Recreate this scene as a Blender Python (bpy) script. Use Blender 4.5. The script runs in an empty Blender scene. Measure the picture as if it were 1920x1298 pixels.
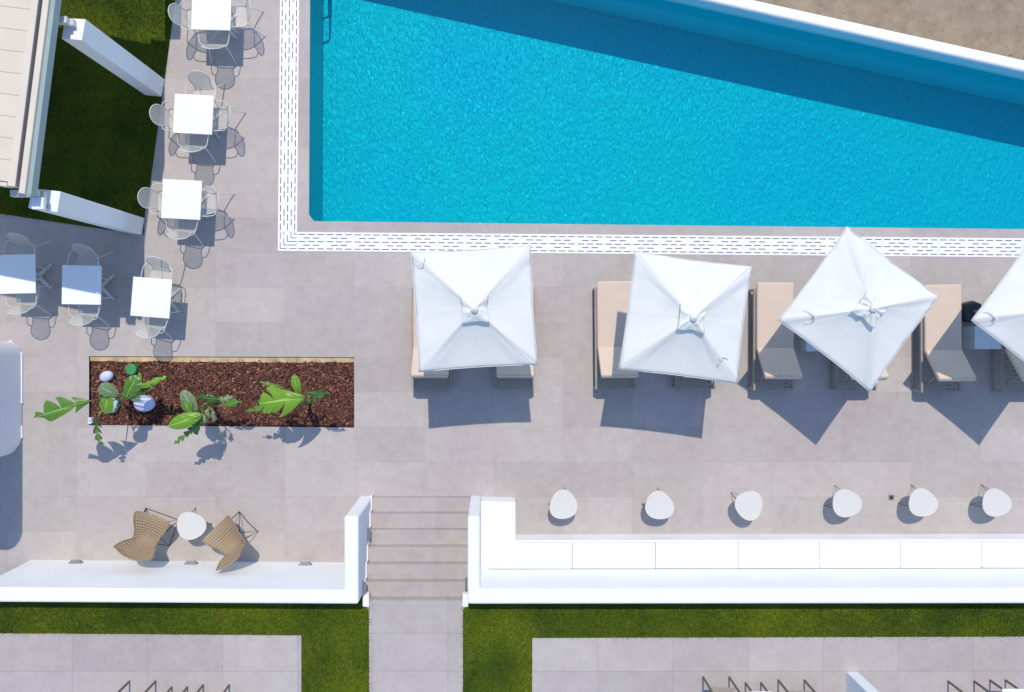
import bpy, bmesh, math, random
from mathutils import Vector, Matrix, Euler
from mathutils.geometry import tessellate_polygon

scene = bpy.context.scene
COL = scene.collection
R = math.radians
random.seed(7)

# ---------------------------------------------------------------- camera, sky, sun
F = 1493.0; NX, NY, H = 920.0, 615.0, 15.0
cd = bpy.data.cameras.new('camera'); cam = bpy.data.objects.new('camera', cd); COL.objects.link(cam)
cam.location = (0, 0, H)
cd.sensor_width = 36; cd.lens = F / 1920 * 36
cd.shift_x = 40 / 1920; cd.shift_y = -34 / 1920
cd.clip_end = 2000
scene.camera = cam

TAN = 0.55                                   # shadow length per metre of height, falling to -Y
ZEN = math.atan(TAN)
world = bpy.data.worlds.new('World'); scene.world = world; world.use_nodes = True
wn = world.node_tree; bg = wn.nodes['Background']
sky = wn.nodes.new('ShaderNodeTexSky'); sky.sky_type = 'NISHITA'; sky.sun_disc = False
sky.sun_elevation = math.pi / 2 - ZEN; sky.sun_rotation = 0.0
wn.links.new(sky.outputs[0], bg.inputs[0]); bg.inputs[1].default_value = 0.15
sky.ozone_density = 3.0; sky.air_density = 1.0; sky.dust_density = 0.2
sd = bpy.data.lights.new('sun', 'SUN'); sun = bpy.data.objects.new('sun', sd); COL.objects.link(sun)
sd.energy = 2.35; sd.angle = R(0.5); sd.color = (1.0, 0.90, 0.74)
sun.rotation_euler = (-ZEN, 0, 0)
sun.location = (0, 10, 20)
scene.view_settings.view_transform = 'Standard'; scene.view_settings.look = 'None'
scene.view_settings.exposure = 0.50; scene.view_settings.gamma = 1

# ---------------------------------------------------------------- helpers
def P(px, py, z=0.0):
    """photograph reading -> place on the plane of height z"""
    s = F / (H - z)
    return Vector(((px - NX) / s, -(py - NY) / s, z))

class MB:
    def __init__(self): self.v = []; self.f = []; self.m = []; self.s = []
    def add(self, vs, fs, mi=0, smooth=False):
        o = len(self.v); self.v += [tuple(p) for p in vs]
        for f in fs: self.f.append(tuple(o + i for i in f)); self.m.append(mi); self.s.append(smooth)
    def box(self, x0, x1, y0, y1, z0, z1, M=None, mi=0):
        vs = [Vector((x, y, z)) for z in (z0, z1) for y in (y0, y1) for x in (x0, x1)]
        if M is not None: vs = [M @ p for p in vs]
        self.add(vs, [(0, 2, 3, 1), (4, 5, 7, 6), (0, 1, 5, 4), (2, 6, 7, 3), (0, 4, 6, 2), (1, 3, 7, 5)], mi)
    def prism(self, pts, z0, z1, mi=0):
        n = len(pts)
        a = sum(pts[i][0] * pts[(i + 1) % n][1] - pts[(i + 1) % n][0] * pts[i][1] for i in range(n))
        if a < 0: pts = pts[::-1]
        vs = [(x, y, z0) for x, y in pts] + [(x, y, z1) for x, y in pts]
        fs = [tuple(range(n, 2 * n)), tuple(range(n))[::-1]]
        fs += [(i, (i + 1) % n, n + (i + 1) % n, n + i) for i in range(n)]
        self.add(vs, fs, mi)
    def sheet(self, outer, z, holes=(), mi=0):
        loops = [[Vector((x, y, 0)) for x, y in outer]] + [[Vector((x, y, 0)) for x, y in h] for h in holes]
        flat = [p for l in loops for p in l]
        tris = tessellate_polygon(loops)
        fs = []
        for t in tris:
            a, b, c = [flat[i] for i in t]
            cr = (b.x - a.x) * (c.y - a.y) - (b.y - a.y) * (c.x - a.x)
            if abs(cr) < 1e-9: continue
            fs.append(tuple(t) if cr > 0 else tuple(t)[::-1])
        self.add([(p.x, p.y, z) for p in flat], fs, mi)
    def tube(self, pts, r, seg=8, closed=False, mi=0, curve=0, caps=True):
        pts = [Vector(p) for p in pts]
        if curve: pts = smooth_path(pts, curve, closed)
        n = len(pts)
        rr = r if isinstance(r, (list, tuple)) else [r] * n
        if len(rr) != n: rr = [rr[0] + (rr[-1] - rr[0]) * i / (n - 1) for i in range(n)]
        up = None; vs = []
        for i in range(n):
            if closed: t = pts[(i + 1) % n] - pts[i - 1]
            else: t = pts[min(i + 1, n - 1)] - pts[max(i - 1, 0)]
            if t.length < 1e-9: t = Vector((0, 0, 1))
            t.normalize()
            if up is None:
                up = Vector((0, 0, 1)) if abs(t.z) < .9 else Vector((1, 0, 0))
            up = up - t * up.dot(t)
            if up.length < 1e-6: up = t.orthogonal()
            up.normalize(); w = t.cross(up)
            for k in range(seg):
                a = 2 * math.pi * k / seg
                vs.append(pts[i] + (up * math.cos(a) + w * math.sin(a)) * rr[i])
        fs = []
        for i in range(n if closed else n - 1):
            j = (i + 1) % n
            for k in range(seg):
                l = (k + 1) % seg
                fs.append((i * seg + k, i * seg + l, j * seg + l, j * seg + k))
        if not closed and caps:
            fs.append(tuple(range(seg))[::-1]); fs.append(tuple((n - 1) * seg + k for k in range(seg)))
        self.add(vs, fs, mi, True)
    def lathe(self, prof, seg=24, cx=0, cy=0, mi=0, sm=True):
        vs = []; fs = []
        for r, z in prof:
            for k in range(seg):
                a = 2 * math.pi * k / seg; vs.append((cx + r * math.cos(a), cy + r * math.sin(a), z))
        for i in range(len(prof) - 1):
            for k in range(seg):
                l = (k + 1) % seg; fs.append((i * seg + k, i * seg + l, (i + 1) * seg + l, (i + 1) * seg + k))
        fs.append(tuple(range(seg))[::-1]); fs.append(tuple((len(prof) - 1) * seg + k for k in range(seg)))
        self.add(vs, fs, mi, sm)
    def build(self, name, mats, parent=None, bevel=0, seg=2, loc=None, solid=0, smooth=None):
        me = bpy.data.meshes.new(name); me.from_pydata(self.v, [], self.f)
        if not isinstance(mats, (list, tuple)): mats = [mats]
        for m in mats: me.materials.append(m)
        sm = self.s if smooth is None else [smooth] * len(self.f)
        me.polygons.foreach_set('material_index', self.m); me.polygons.foreach_set('use_smooth', sm)
        me.update()
        o = bpy.data.objects.new(name, me); COL.objects.link(o)
        if parent is not None: o.parent = parent
        if loc is not None: o.location = loc
        if solid:
            s = o.modifiers.new('thickness', 'SOLIDIFY'); s.thickness = solid; s.offset = 0
        if bevel:
            b = o.modifiers.new('bevel', 'BEVEL'); b.width = bevel; b.segments = seg
            b.limit_method = 'ANGLE'; b.angle_limit = R(35); b.harden_normals = True
            me.polygons.foreach_set('use_smooth', [True] * len(self.f))
        return o

def smooth_path(p, k, closed=False):
    n = len(p); out = []
    for i in range(n if closed else n - 1):
        a = p[i - 1] if (closed or i > 0) else p[0]
        b = p[i]; c = p[(i + 1) % n]; d = p[(i + 2) % n] if closed else p[min(i + 2, n - 1)]
        for s in range(k):
            t = s / k
            out.append(.5 * ((2 * b) + (c - a) * t + (2 * a - 5 * b + 4 * c - d) * t * t + (3 * b - a - 3 * c + d) * t ** 3))
    if not closed: out.append(p[-1].copy())
    return out

def tag(o, label=None, cat=None, group=None, kind=None):
    if label: o['label'] = label
    if cat: o['category'] = cat
    if group: o['group'] = group
    if kind: o['kind'] = kind
    return o
def empty(name, loc=(0, 0, 0), rz=0.0):
    o = bpy.data.objects.new(name, None); COL.objects.link(o); o.location = loc; o.rotation_euler = (0, 0, rz)
    o.empty_display_size = .2
    return o
def dup(root, loc, rz):
    r = root.copy(); COL.objects.link(r); r.location = loc; r.rotation_euler = (0, 0, rz)
    for ch in list(root.children):
        c = ch.copy(); COL.objects.link(c); c.parent = r
        for g in list(ch.children):
            d = g.copy(); COL.objects.link(d); d.parent = c
    return r

# ---------------------------------------------------------------- materials
def newmat(name):
    m = bpy.data.materials.new(name); m.use_nodes = True
    nt = m.node_tree; b = nt.nodes['Principled BSDF']
    return m, nt, b
def N(nt, t, **kw):
    n = nt.nodes.new(t)
    for k, v in kw.items(): setattr(n, k, v)
    return n
def simple(name, col, rough=.6, var=.08, scale=6, bump=.0, bscale=80, metal=0, spec=None, coat=0):
    m, nt, b = newmat(name); L = nt.links
    b.inputs['Roughness'].default_value = rough; b.inputs['Metallic'].default_value = metal
    if spec is not None: b.inputs['Specular IOR Level'].default_value = spec
    if coat: b.inputs['Coat Weight'].default_value = coat
    tc = N(nt, 'ShaderNodeTexCoord')
    no = N(nt, 'ShaderNodeTexNoise'); no.inputs['Scale'].default_value = scale; no.inputs['Detail'].default_value = 6
    L.new(tc.outputs['Object'], no.inputs['Vector'])
    r = N(nt, 'ShaderNodeValToRGB')
    r.color_ramp.elements[0].position = .3; r.color_ramp.elements[1].position = .7
    r.color_ramp.elements[0].color = tuple(c * (1 - var) for c in col) + (1,)
    r.color_ramp.elements[1].color = tuple(min(1, c * (1 + var)) for c in col) + (1,)
    L.new(no.outputs['Fac'], r.inputs[0]); L.new(r.outputs[0], b.inputs['Base Color'])
    if bump:
        n2 = N(nt, 'ShaderNodeTexNoise'); n2.inputs['Scale'].default_value = bscale; n2.inputs['Detail'].default_value = 4
        L.new(tc.outputs['Object'], n2.inputs['Vector'])
        bp = N(nt, 'ShaderNodeBump'); bp.inputs['Strength'].default_value = bump; bp.inputs['Distance'].default_value = .01
        L.new(n2.outputs['Fac'], bp.inputs['Height']); L.new(bp.outputs[0], b.inputs['Normal'])
    return m

def paving(name, ox=0.0, oy=0.0, joint=.35):
    m, nt, b = newmat(name); L = nt.links
    b.inputs['Roughness'].default_value = .62; b.inputs['Specular IOR Level'].default_value = .3
    tc = N(nt, 'ShaderNodeTexCoord'); mp = N(nt, 'ShaderNodeMapping'); mp.inputs['Location'].default_value = (-ox, -oy, 0)
    L.new(tc.outputs['Object'], mp.inputs[0])
    br = N(nt, 'ShaderNodeTexBrick'); br.offset = .0; br.squash = 1
    br.inputs['Scale'].default_value = 1; br.inputs['Brick Width'].default_value = 1.31; br.inputs['Row Height'].default_value = .657
    br.inputs['Mortar Size'].default_value = .004; br.inputs['Mortar Smooth'].default_value = .3; br.inputs['Bias'].default_value = 0
    br.inputs['Color1'].default_value = (0, 0, 0, 1); br.inputs['Color2'].default_value = (1, 1, 1, 1); br.inputs['Mortar'].default_value = (.5, .5, .5, 1)
    L.new(mp.outputs[0], br.inputs['Vector'])
    # tone of each slab
    ra = N(nt, 'ShaderNodeValToRGB'); e = ra.color_ramp.elements
    e[0].position = 0; e[0].color = (.398, .364, .352, 1); e[1].position = 1; e[1].color = (.447, .414, .396, 1)
    for p, c in ((.25, (.425, .383, .380, 1)), (.5, (.408, .378, .360, 1)), (.75, (.447, .404, .400, 1))):
        x = e.new(p); x.color = c
    L.new(br.outputs['Color'], ra.inputs[0])
    # broad clouding
    n1 = N(nt, 'ShaderNodeTexNoise'); n1.inputs['Scale'].default_value = .55; n1.inputs['Detail'].default_value = 5; n1.inputs['Roughness'].default_value = .65
    L.new(tc.outputs['Object'], n1.inputs['Vector'])
    r1 = N(nt, 'ShaderNodeValToRGB'); r1.color_ramp.elements[0].position = .3; r1.color_ramp.elements[1].position = .7
    r1.color_ramp.elements[0].color = (.93, .89, .90, 1); r1.color_ramp.elements[1].color = (1.05, 1.06, 1.03, 1)
    L.new(n1.outputs['Fac'], r1.inputs[0])
    m1 = N(nt, 'ShaderNodeMix', data_type='RGBA', blend_type='MULTIPLY'); m1.inputs[0].default_value = 1
    L.new(ra.outputs[0], m1.inputs[6]); L.new(r1.outputs[0], m1.inputs[7])
    # cement mottling within a slab
    n2 = N(nt, 'ShaderNodeTexNoise'); n2.inputs['Scale'].default_value = 5; n2.inputs['Detail'].default_value = 9; n2.inputs['Roughness'].default_value = .72
    L.new(tc.outputs['Object'], n2.inputs['Vector'])
    r2 = N(nt, 'ShaderNodeValToRGB'); r2.color_ramp.elements[0].position = .32; r2.color_ramp.elements[1].position = .70
    r2.color_ramp.elements[0].color = (.91, .91, .905, 1); r2.color_ramp.elements[1].color = (1.08, 1.08, 1.08, 1)
    L.new(n2.outputs['Fac'], r2.inputs[0])
    m2 = N(nt, 'ShaderNodeMix', data_type='RGBA', blend_type='MULTIPLY'); m2.inputs[0].default_value = 1
    L.new(m1.outputs[2], m2.inputs[6]); L.new(r2.outputs[0], m2.inputs[7])
    # pale scuffs
    n3 = N(nt, 'ShaderNodeTexNoise'); n3.inputs['Scale'].default_value = 2.6; n3.inputs['Detail'].default_value = 12; n3.inputs['Roughness'].default_value = .8; n3.inputs['Distortion'].default_value = 1.2
    L.new(tc.outputs['Object'], n3.inputs['Vector'])
    r3 = N(nt, 'ShaderNodeValToRGB'); r3.color_ramp.elements[0].position = .64; r3.color_ramp.elements[1].position = .78
    r3.color_ramp.elements[0].color = (0, 0, 0, 1); r3.color_ramp.elements[1].color = (.55, .55, .55, 1)
    L.new(n3.outputs['Fac'], r3.inputs[0])
    m3 = N(nt, 'ShaderNodeMix', data_type='RGBA', blend_type='MIX')
    L.new(r3.outputs[0], m3.inputs[0]); L.new(m2.outputs[2], m3.inputs[6]); m3.inputs[7].default_value = (.62, .60, .60, 1)
    # joints
    jm = N(nt, 'ShaderNodeMath', operation='MULTIPLY'); jm.inputs[1].default_value = joint
    L.new(br.outputs['Fac'], jm.inputs[0])
    m4 = N(nt, 'ShaderNodeMix', data_type='RGBA', blend_type='MIX')
    L.new(jm.outputs[0], m4.inputs[0]); L.new(m3.outputs[2], m4.inputs[6]); m4.inputs[7].default_value = (.20, .18, .18, 1)
    L.new(m4.outputs[2], b.inputs['Base Color'])
    bp = N(nt, 'ShaderNodeBump'); bp.inputs['Strength'].default_value = .12; bp.inputs['Distance'].default_value = .005
    L.new(n2.outputs['Fac'], bp.inputs['Height']); L.new(bp.outputs[0], b.inputs['Normal'])
    return m

M = {}
M['deck'] = paving('deck_paving', P(665, 670).x, P(665, 670).y, .17)
M['upper'] = paving('terrace_paving', P(136, 1188, 1.1).x, P(136, 1188, 1.1).y, .6)
M['step'] = paving('step_paving', .3, .2, .25)
M['plaster'] = simple('white_plaster', (.79, .80, .82), .75, .035, 1.3, .45, 18)
M['white'] = simple('white_painted_metal', (.80, .82, .84), .4, .02, 5)
M['grate'] = simple('white_grate', (.80, .81, .86), .5, .05, 2.5, 0)
M['slot'] = simple('dark_slot', (.05, .05, .09), .8)
M['canvas'] = simple('umbrella_canvas', (.79, .795, .775), .85, .03, 2.5, .3, 22)
def canvas():
    m = M['canvas']; nt = m.node_tree; L = nt.links; b = nt.nodes['Principled BSDF']
    tl = N(nt, 'ShaderNodeBsdfTranslucent'); tl.inputs[0].default_value = (.80, .78, .74, 1)
    ms = N(nt, 'ShaderNodeMixShader'); ms.inputs[0].default_value = .17
    L.new(b.outputs[0], ms.inputs[1]); L.new(tl.outputs[0], ms.inputs[2]); L.new(ms.outputs[0], nt.nodes['Material Output'].inputs[0])
canvas()
M['cushion_white'] = simple('white_cushion', (.80, .82, .83), .85, .01, 3, .2, 8)
M['beige'] = simple('beige_cushion', (.585, .47, .385), .9, .04, 4, .25, 14)
M['taupe'] = simple('taupe_metal', (.30, .265, .225), .5, .1, 10)
M['bronze'] = simple('bronze_metal', (.13, .10, .075), .45, .1, 10)
M['black'] = simple('black_metal', (.012, .012, .014), .4, .1, 10)
M['pot'] = simple('black_resin', (.012, .02, .025), .45, .2, 10)
M['boxtop'] = simple('pale_grey_laminate', (.50, .56, .60), .5, .03, 6)
M['slotgrey'] = simple('grey_fixture', (.20, .20, .21), .5, .1, 20, metal=.3)
M['stonewhite'] = simple('white_globe', (.52, .58, .80), .45, .03, 6)
M['green_lid'] = simple('green_plastic', (.03, .26, .08), .5, .5, 60)
M['tan'] = simple('tan_concrete', (.52, .38, .22), .9, .35, 5, .5, 30)
M['soil'] = simple('dark_soil', (.06, .03, .022), .95, .3, 20, .5, 40)
M['cream'] = simple('cream_metal', (.66, .575, .48), .55, .04, 3)
M['louvre'] = simple('pergola_louvre', (.64, .56, .46), .6, .04, 2)
M['gutter'] = simple('grey_gutter', (.30, .38, .38), .5, .05, 3)
M['dark'] = simple('dark_gap', (.05, .045, .04), .7)
M['chairwhite'] = simple('chair_enamel', (.58, .59, .57), .4, .03, 8)
M['stalk'] = simple('green_stalk', (.16, .22, .05), .6, .2, 10)
def pool_floor():
    m, nt, b = newmat('pool_ripple_light'); L = nt.links
    b.inputs['Roughness'].default_value = .36; b.inputs['Specular IOR Level'].default_value = .5
    tc = N(nt, 'ShaderNodeTexCoord'); mp = N(nt, 'ShaderNodeMapping'); mp.inputs['Scale'].default_value = (1.5, .75, 1); mp.inputs['Rotation'].default_value = (0, 0, R(14))
    L.new(tc.outputs['Object'], mp.inputs[0])
    n = N(nt, 'ShaderNodeTexNoise'); n.inputs['Scale'].default_value = 13; n.inputs['Detail'].default_value = 1.5; n.inputs['Roughness'].default_value = .5; n.inputs['Distortion'].default_value = .5
    L.new(mp.outputs[0], n.inputs['Vector'])
    big = N(nt, 'ShaderNodeTexNoise'); big.inputs['Scale'].default_value = .35; big.inputs['Detail'].default_value = 3; L.new(tc.outputs['Object'], big.inputs['Vector'])
    r = N(nt, 'ShaderNodeValToRGB'); r.color_ramp.elements[0].position = .35; r.color_ramp.elements[1].position = .65
    r.color_ramp.elements[0].color = (.09, .545, .56, 1); r.color_ramp.elements[1].color = (.08, .50, .60, 1)
    L.new(big.outputs['Fac'], r.inputs[0]); L.new(r.outputs[0], b.inputs['Base Color'])
    bp = N(nt, 'ShaderNodeBump'); bp.inputs['Strength'].default_value = 1; bp.inputs['Distance'].default_value = .043  # bumps made up to imitate rippling light on the pool floor
    n3 = N(nt, 'ShaderNodeMath', operation='POWER'); n3.inputs[1].default_value = 2.2; L.new(n.outputs['Fac'], n3.inputs[0]); L.new(n3.outputs[0], bp.inputs['Height']); L.new(bp.outputs[0], b.inputs['Normal'])
    return m
M['pool_paint'] = pool_floor()

def stone_top():
    m, nt, b = newmat('pale_stone_top'); L = nt.links
    b.inputs['Roughness'].default_value = .5
    tc = N(nt, 'ShaderNodeTexCoord'); w = N(nt, 'ShaderNodeTexWave'); w.inputs['Scale'].default_value = 4; w.inputs['Distortion'].default_value = 6; w.inputs['Detail'].default_value = 5
    L.new(tc.outputs['Object'], w.inputs['Vector'])
    r = N(nt, 'ShaderNodeValToRGB'); r.color_ramp.elements[0].color = (.59, .58, .55, 1); r.color_ramp.elements[0].position = .0
    r.color_ramp.elements[1].color = (.60, .59, .56, 1); r.color_ramp.elements[1].position = .35
    L.new(w.outputs['Fac'], r.inputs[0]); L.new(r.outputs[0], b.inputs['Base Color'])
    return m
M['stone'] = stone_top()

def mesh_fabric():
    m, nt, b = newmat('chair_mesh'); L = nt.links
    b.inputs['Base Color'].default_value = (.58, .58, .54, 1); b.inputs['Roughness'].default_value = .5
    tr = N(nt, 'ShaderNodeBsdfTransparent'); mx = N(nt, 'ShaderNodeMixShader'); mx.inputs[0].default_value = .5
    L.new(tr.outputs[0], mx.inputs[1]); L.new(b.outputs[0], mx.inputs[2]); L.new(mx.outputs[0], nt.nodes['Material Output'].inputs[0])
    return m
M['mesh'] = mesh_fabric()

def wicker():
    m, nt, b = newmat('woven_wicker'); L = nt.links
    b.inputs['Roughness'].default_value = .6
    uv = N(nt, 'ShaderNodeUVMap'); 
    def wave(direction, scale):
        w = N(nt, 'ShaderNodeTexWave', wave_type='BANDS', bands_direction=direction); w.inputs['Scale'].default_value = scale
        w.inputs['Distortion'].default_value = 1.6; w.inputs['Detail'].default_value = 3; w.inputs['Detail Scale'].default_value = 1.2
        L.new(uv.outputs[0], w.inputs['Vector']); return w
    wa = wave('Y', 2.9); wb = wave('X', 1.45)
    mu = N(nt, 'ShaderNodeMath', operation='MULTIPLY'); L.new(wa.outputs['Fac'], mu.inputs[0]); L.new(wb.outputs['Fac'], mu.inputs[1])
    r = N(nt, 'ShaderNodeValToRGB'); e = r.color_ramp.elements
    e[0].color = (.19, .15, .10, 1); e[0].position = 0; e[1].color = (.43, .36, .265, 1); e[1].position = .40
    L.new(mu.outputs[0], r.inputs[0])
    # strands of different dye, running across
    mp = N(nt, 'ShaderNodeMapping'); mp.inputs['Scale'].default_value = (1.2, 14, 1); L.new(uv.outputs[0], mp.inputs[0])
    n = N(nt, 'ShaderNodeTexNoise'); n.inputs['Scale'].default_value = 1.2; n.inputs['Detail'].default_value = 4; L.new(mp.outputs[0], n.inputs['Vector'])
    r2 = N(nt, 'ShaderNodeValToRGB'); e = r2.color_ramp.elements; e[0].position = .35; e[1].position = .65
    e[0].color = (1.1, .84, .60, 1); e[1].color = (.98, 1.02, 1.05, 1)
    L.new(n.outputs['Fac'], r2.inputs[0])
    mm = N(nt, 'ShaderNodeMix', data_type='RGBA', blend_type='MULTIPLY'); mm.inputs[0].default_value = 1
    L.new(r.outputs[0], mm.inputs[6]); L.new(r2.outputs[0], mm.inputs[7]); L.new(mm.outputs[2], b.inputs['Base Color'])
    bp = N(nt, 'ShaderNodeBump'); bp.inputs['Strength'].default_value = .6; bp.inputs['Distance'].default_value = .01
    L.new(mu.outputs[0], bp.inputs['Height']); L.new(bp.outputs[0], b.inputs['Normal'])
    return m
M['wicker'] = wicker()

def leafmat(name, c1, c2):
    m, nt, b = newmat(name); L = nt.links
    b.inputs['Roughness'].default_value = .38
    uv = N(nt, 'ShaderNodeUVMap'); sp = N(nt, 'ShaderNodeSeparateXYZ'); L.new(uv.outputs[0], sp.inputs[0])
    # fine veins from the rib to the margin
    w = N(nt, 'ShaderNodeTexWave', wave_type='BANDS', bands_direction='Y'); w.inputs['Scale'].default_value = 9; w.inputs['Distortion'].default_value = .5
    L.new(uv.outputs[0], w.inputs['Vector'])
    r = N(nt, 'ShaderNodeValToRGB'); r.color_ramp.elements[0].color = c1 + (1,); r.color_ramp.elements[1].color = c2 + (1,)
    L.new(w.outputs['Fac'], r.inputs[0])
    ab = N(nt, 'ShaderNodeMath', operation='LESS_THAN'); ab.inputs[1].default_value = .07; L.new(sp.outputs[0], ab.inputs[0])
    mx = N(nt, 'ShaderNodeMix', data_type='RGBA'); L.new(ab.outputs[0], mx.inputs[0]); L.new(r.outputs[0], mx.inputs[6])
    mx.inputs[7].default_value = tuple(min(1, c * 1.6 + .06) for c in c2) + (1,)
    L.new(mx.outputs[2], b.inputs['Base Color'])
    tl = N(nt, 'ShaderNodeBsdfTranslucent'); tl.inputs[0].default_value = tuple(min(1, c * 1.5) for c in c2) + (1,)
    ms = N(nt, 'ShaderNodeMixShader'); ms.inputs[0].default_value = .2
    L.new(b.outputs[0], ms.inputs[1]); L.new(tl.outputs[0], ms.inputs[2]); L.new(ms.outputs[0], nt.nodes['Material Output'].inputs[0])
    return m
M['leaf_bright'] = leafmat('bright_leaf', (.13, .28, .02), (.20, .38, .03))
M['leaf_mid'] = leafmat('mid_leaf', (.07, .18, .02), (.12, .26, .035))
M['leaf_dark'] = leafmat('dark_leaf', (.022, .085, .014), (.04, .13, .022))
M['leaf_pale'] = leafmat('pale_leaf', (.16, .24, .11), (.22, .31, .15))

def chipmat():
    m, nt, b = newmat('bark_chips'); L = nt.links
    b.inputs['Roughness'].default_value = .9
    g = N(nt, 'ShaderNodeNewGeometry')
    r = N(nt, 'ShaderNodeValToRGB'); e = r.color_ramp.elements
    e[0].color = (.04, .014, .010, 1); e[1].color = (.28, .105, .07, 1); e[1].position = .93
    x = e.new(.5); x.color = (.12, .045, .032, 1)
    x = e.new(.99); x.color = (.40, .24, .14, 1)
    L.new(g.outputs['Random Per Island'], r.inputs[0]); L.new(r.outputs[0], b.inputs['Base Color'])
    return m
M['chips'] = chipmat()

def grassmat(name, blades):
    m, nt, b = newmat(name); L = nt.links
    b.inputs['Roughness'].default_value = .8; b.inputs['Specular IOR Level'].default_value = .2
    tc = N(nt, 'ShaderNodeTexCoord'); n = N(nt, 'ShaderNodeTexNoise'); n.inputs['Scale'].default_value = .9; n.inputs['Detail'].default_value = 6
    L.new(tc.outputs['Object'], n.inputs['Vector'])
    r = N(nt, 'ShaderNodeValToRGB'); e = r.color_ramp.elements
    e[0].position = .3; e[1].position = .72
    e[0].color = (.036, .070, .004, 1); e[1].color = (.115, .155, .006, 1)
    L.new(n.outputs['Fac'], r.inputs[0])
    d = N(nt, 'ShaderNodeTexNoise'); d.inputs['Scale'].default_value = 2.3; d.inputs['Detail'].default_value = 8; d.inputs['Roughness'].default_value = .7
    L.new(tc.outputs['Object'], d.inputs['Vector'])
    dr = N(nt, 'ShaderNodeValToRGB'); dr.color_ramp.elements[0].position = .58; dr.color_ramp.elements[1].position = .76
    dr.color_ramp.elements[0].color = (0, 0, 0, 1); dr.color_ramp.elements[1].color = (.75, .75, .75, 1); L.new(d.outputs['Fac'], dr.inputs[0])
    dm = N(nt, 'ShaderNodeMix', data_type='RGBA'); L.new(dr.outputs[0], dm.inputs[0]); L.new(r.outputs[0], dm.inputs[6]); dm.inputs[7].default_value = (.15, .13, .02, 1)
    r = dm; out = dm.outputs[2]
    if blades:
        g = N(nt, 'ShaderNodeNewGeometry'); r2 = N(nt, 'ShaderNodeValToRGB'); e = r2.color_ramp.elements
        e[0].color = (.5, .55, .5, 1); e[1].color = (1.5, 1.35, 1.3, 1)
        x = e.new(.93); x.color = (1.3, 1.25, 1.1, 1)
        e[-1].color = (2.6, 1.7, 3.0, 1)
        L.new(g.outputs['Random Per Island'], r2.inputs[0])
        mm = N(nt, 'ShaderNodeMix', data_type='RGBA', blend_type='MULTIPLY'); mm.inputs[0].default_value = 1
        L.new(out, mm.inputs[6]); L.new(r2.outputs[0], mm.inputs[7]); out = mm.outputs[2]
    L.new(out, b.inputs['Base Color'])
    return m
M['turf'] = grassmat('turf', False); M['blade'] = grassmat('grass_blades', True)

def sandmat():
    m, nt, b = newmat('beach_sand'); L = nt.links
    b.inputs['Roughness'].default_value = .95; b.inputs['Specular IOR Level'].default_value = .1
    tc = N(nt, 'ShaderNodeTexCoord')
    n = N(nt, 'ShaderNodeTexNoise'); n.inputs['Scale'].default_value = 3; n.inputs['Detail'].default_value = 10; n.inputs['Roughness'].default_value = .72; n.inputs['Distortion'].default_value = .15
    L.new(tc.outputs['Object'], n.inputs['Vector'])
    r = N(nt, 'ShaderNodeValToRGB'); e = r.color_ramp.elements; e[0].position = .3; e[1].position = .68
    e[0].color = (.24, .18, .125, 1); e[1].color = (.37, .29, .21, 1)
    L.new(n.outputs['Fac'], r.inputs[0])
    v = N(nt, 'ShaderNodeTexNoise'); v.inputs['Scale'].default_value = 9; v.inputs['Detail'].default_value = 8; v.inputs['Distortion'].default_value = 2.5
    L.new(tc.outputs['Object'], v.inputs['Vector'])
    r2 = N(nt, 'ShaderNodeValToRGB'); e = r2.color_ramp.elements; e[0].position = .27; e[1].position = .36
    e[0].color = (.35, .35, .4, 1); e[1].color = (1, 1, 1, 1)
    L.new(v.outputs['Fac'], r2.inputs[0])
    mm = N(nt, 'ShaderNodeMix', data_type='RGBA', blend_type='MULTIPLY'); mm.inputs[0].default_value = 1
    L.new(r.outputs[0], mm.inputs[6]); L.new(r2.outputs[0], mm.inputs[7]); L.new(mm.outputs[2], b.inputs['Base Color'])
    bp = N(nt, 'ShaderNodeBump'); bp.inputs['Strength'].default_value = .5; bp.inputs['Distance'].default_value = .03
    L.new(n.outputs['Fac'], bp.inputs['Height']); L.new(bp.outputs[0], b.inputs['Normal'])
    return m
M['sand'] = sandmat()

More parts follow.
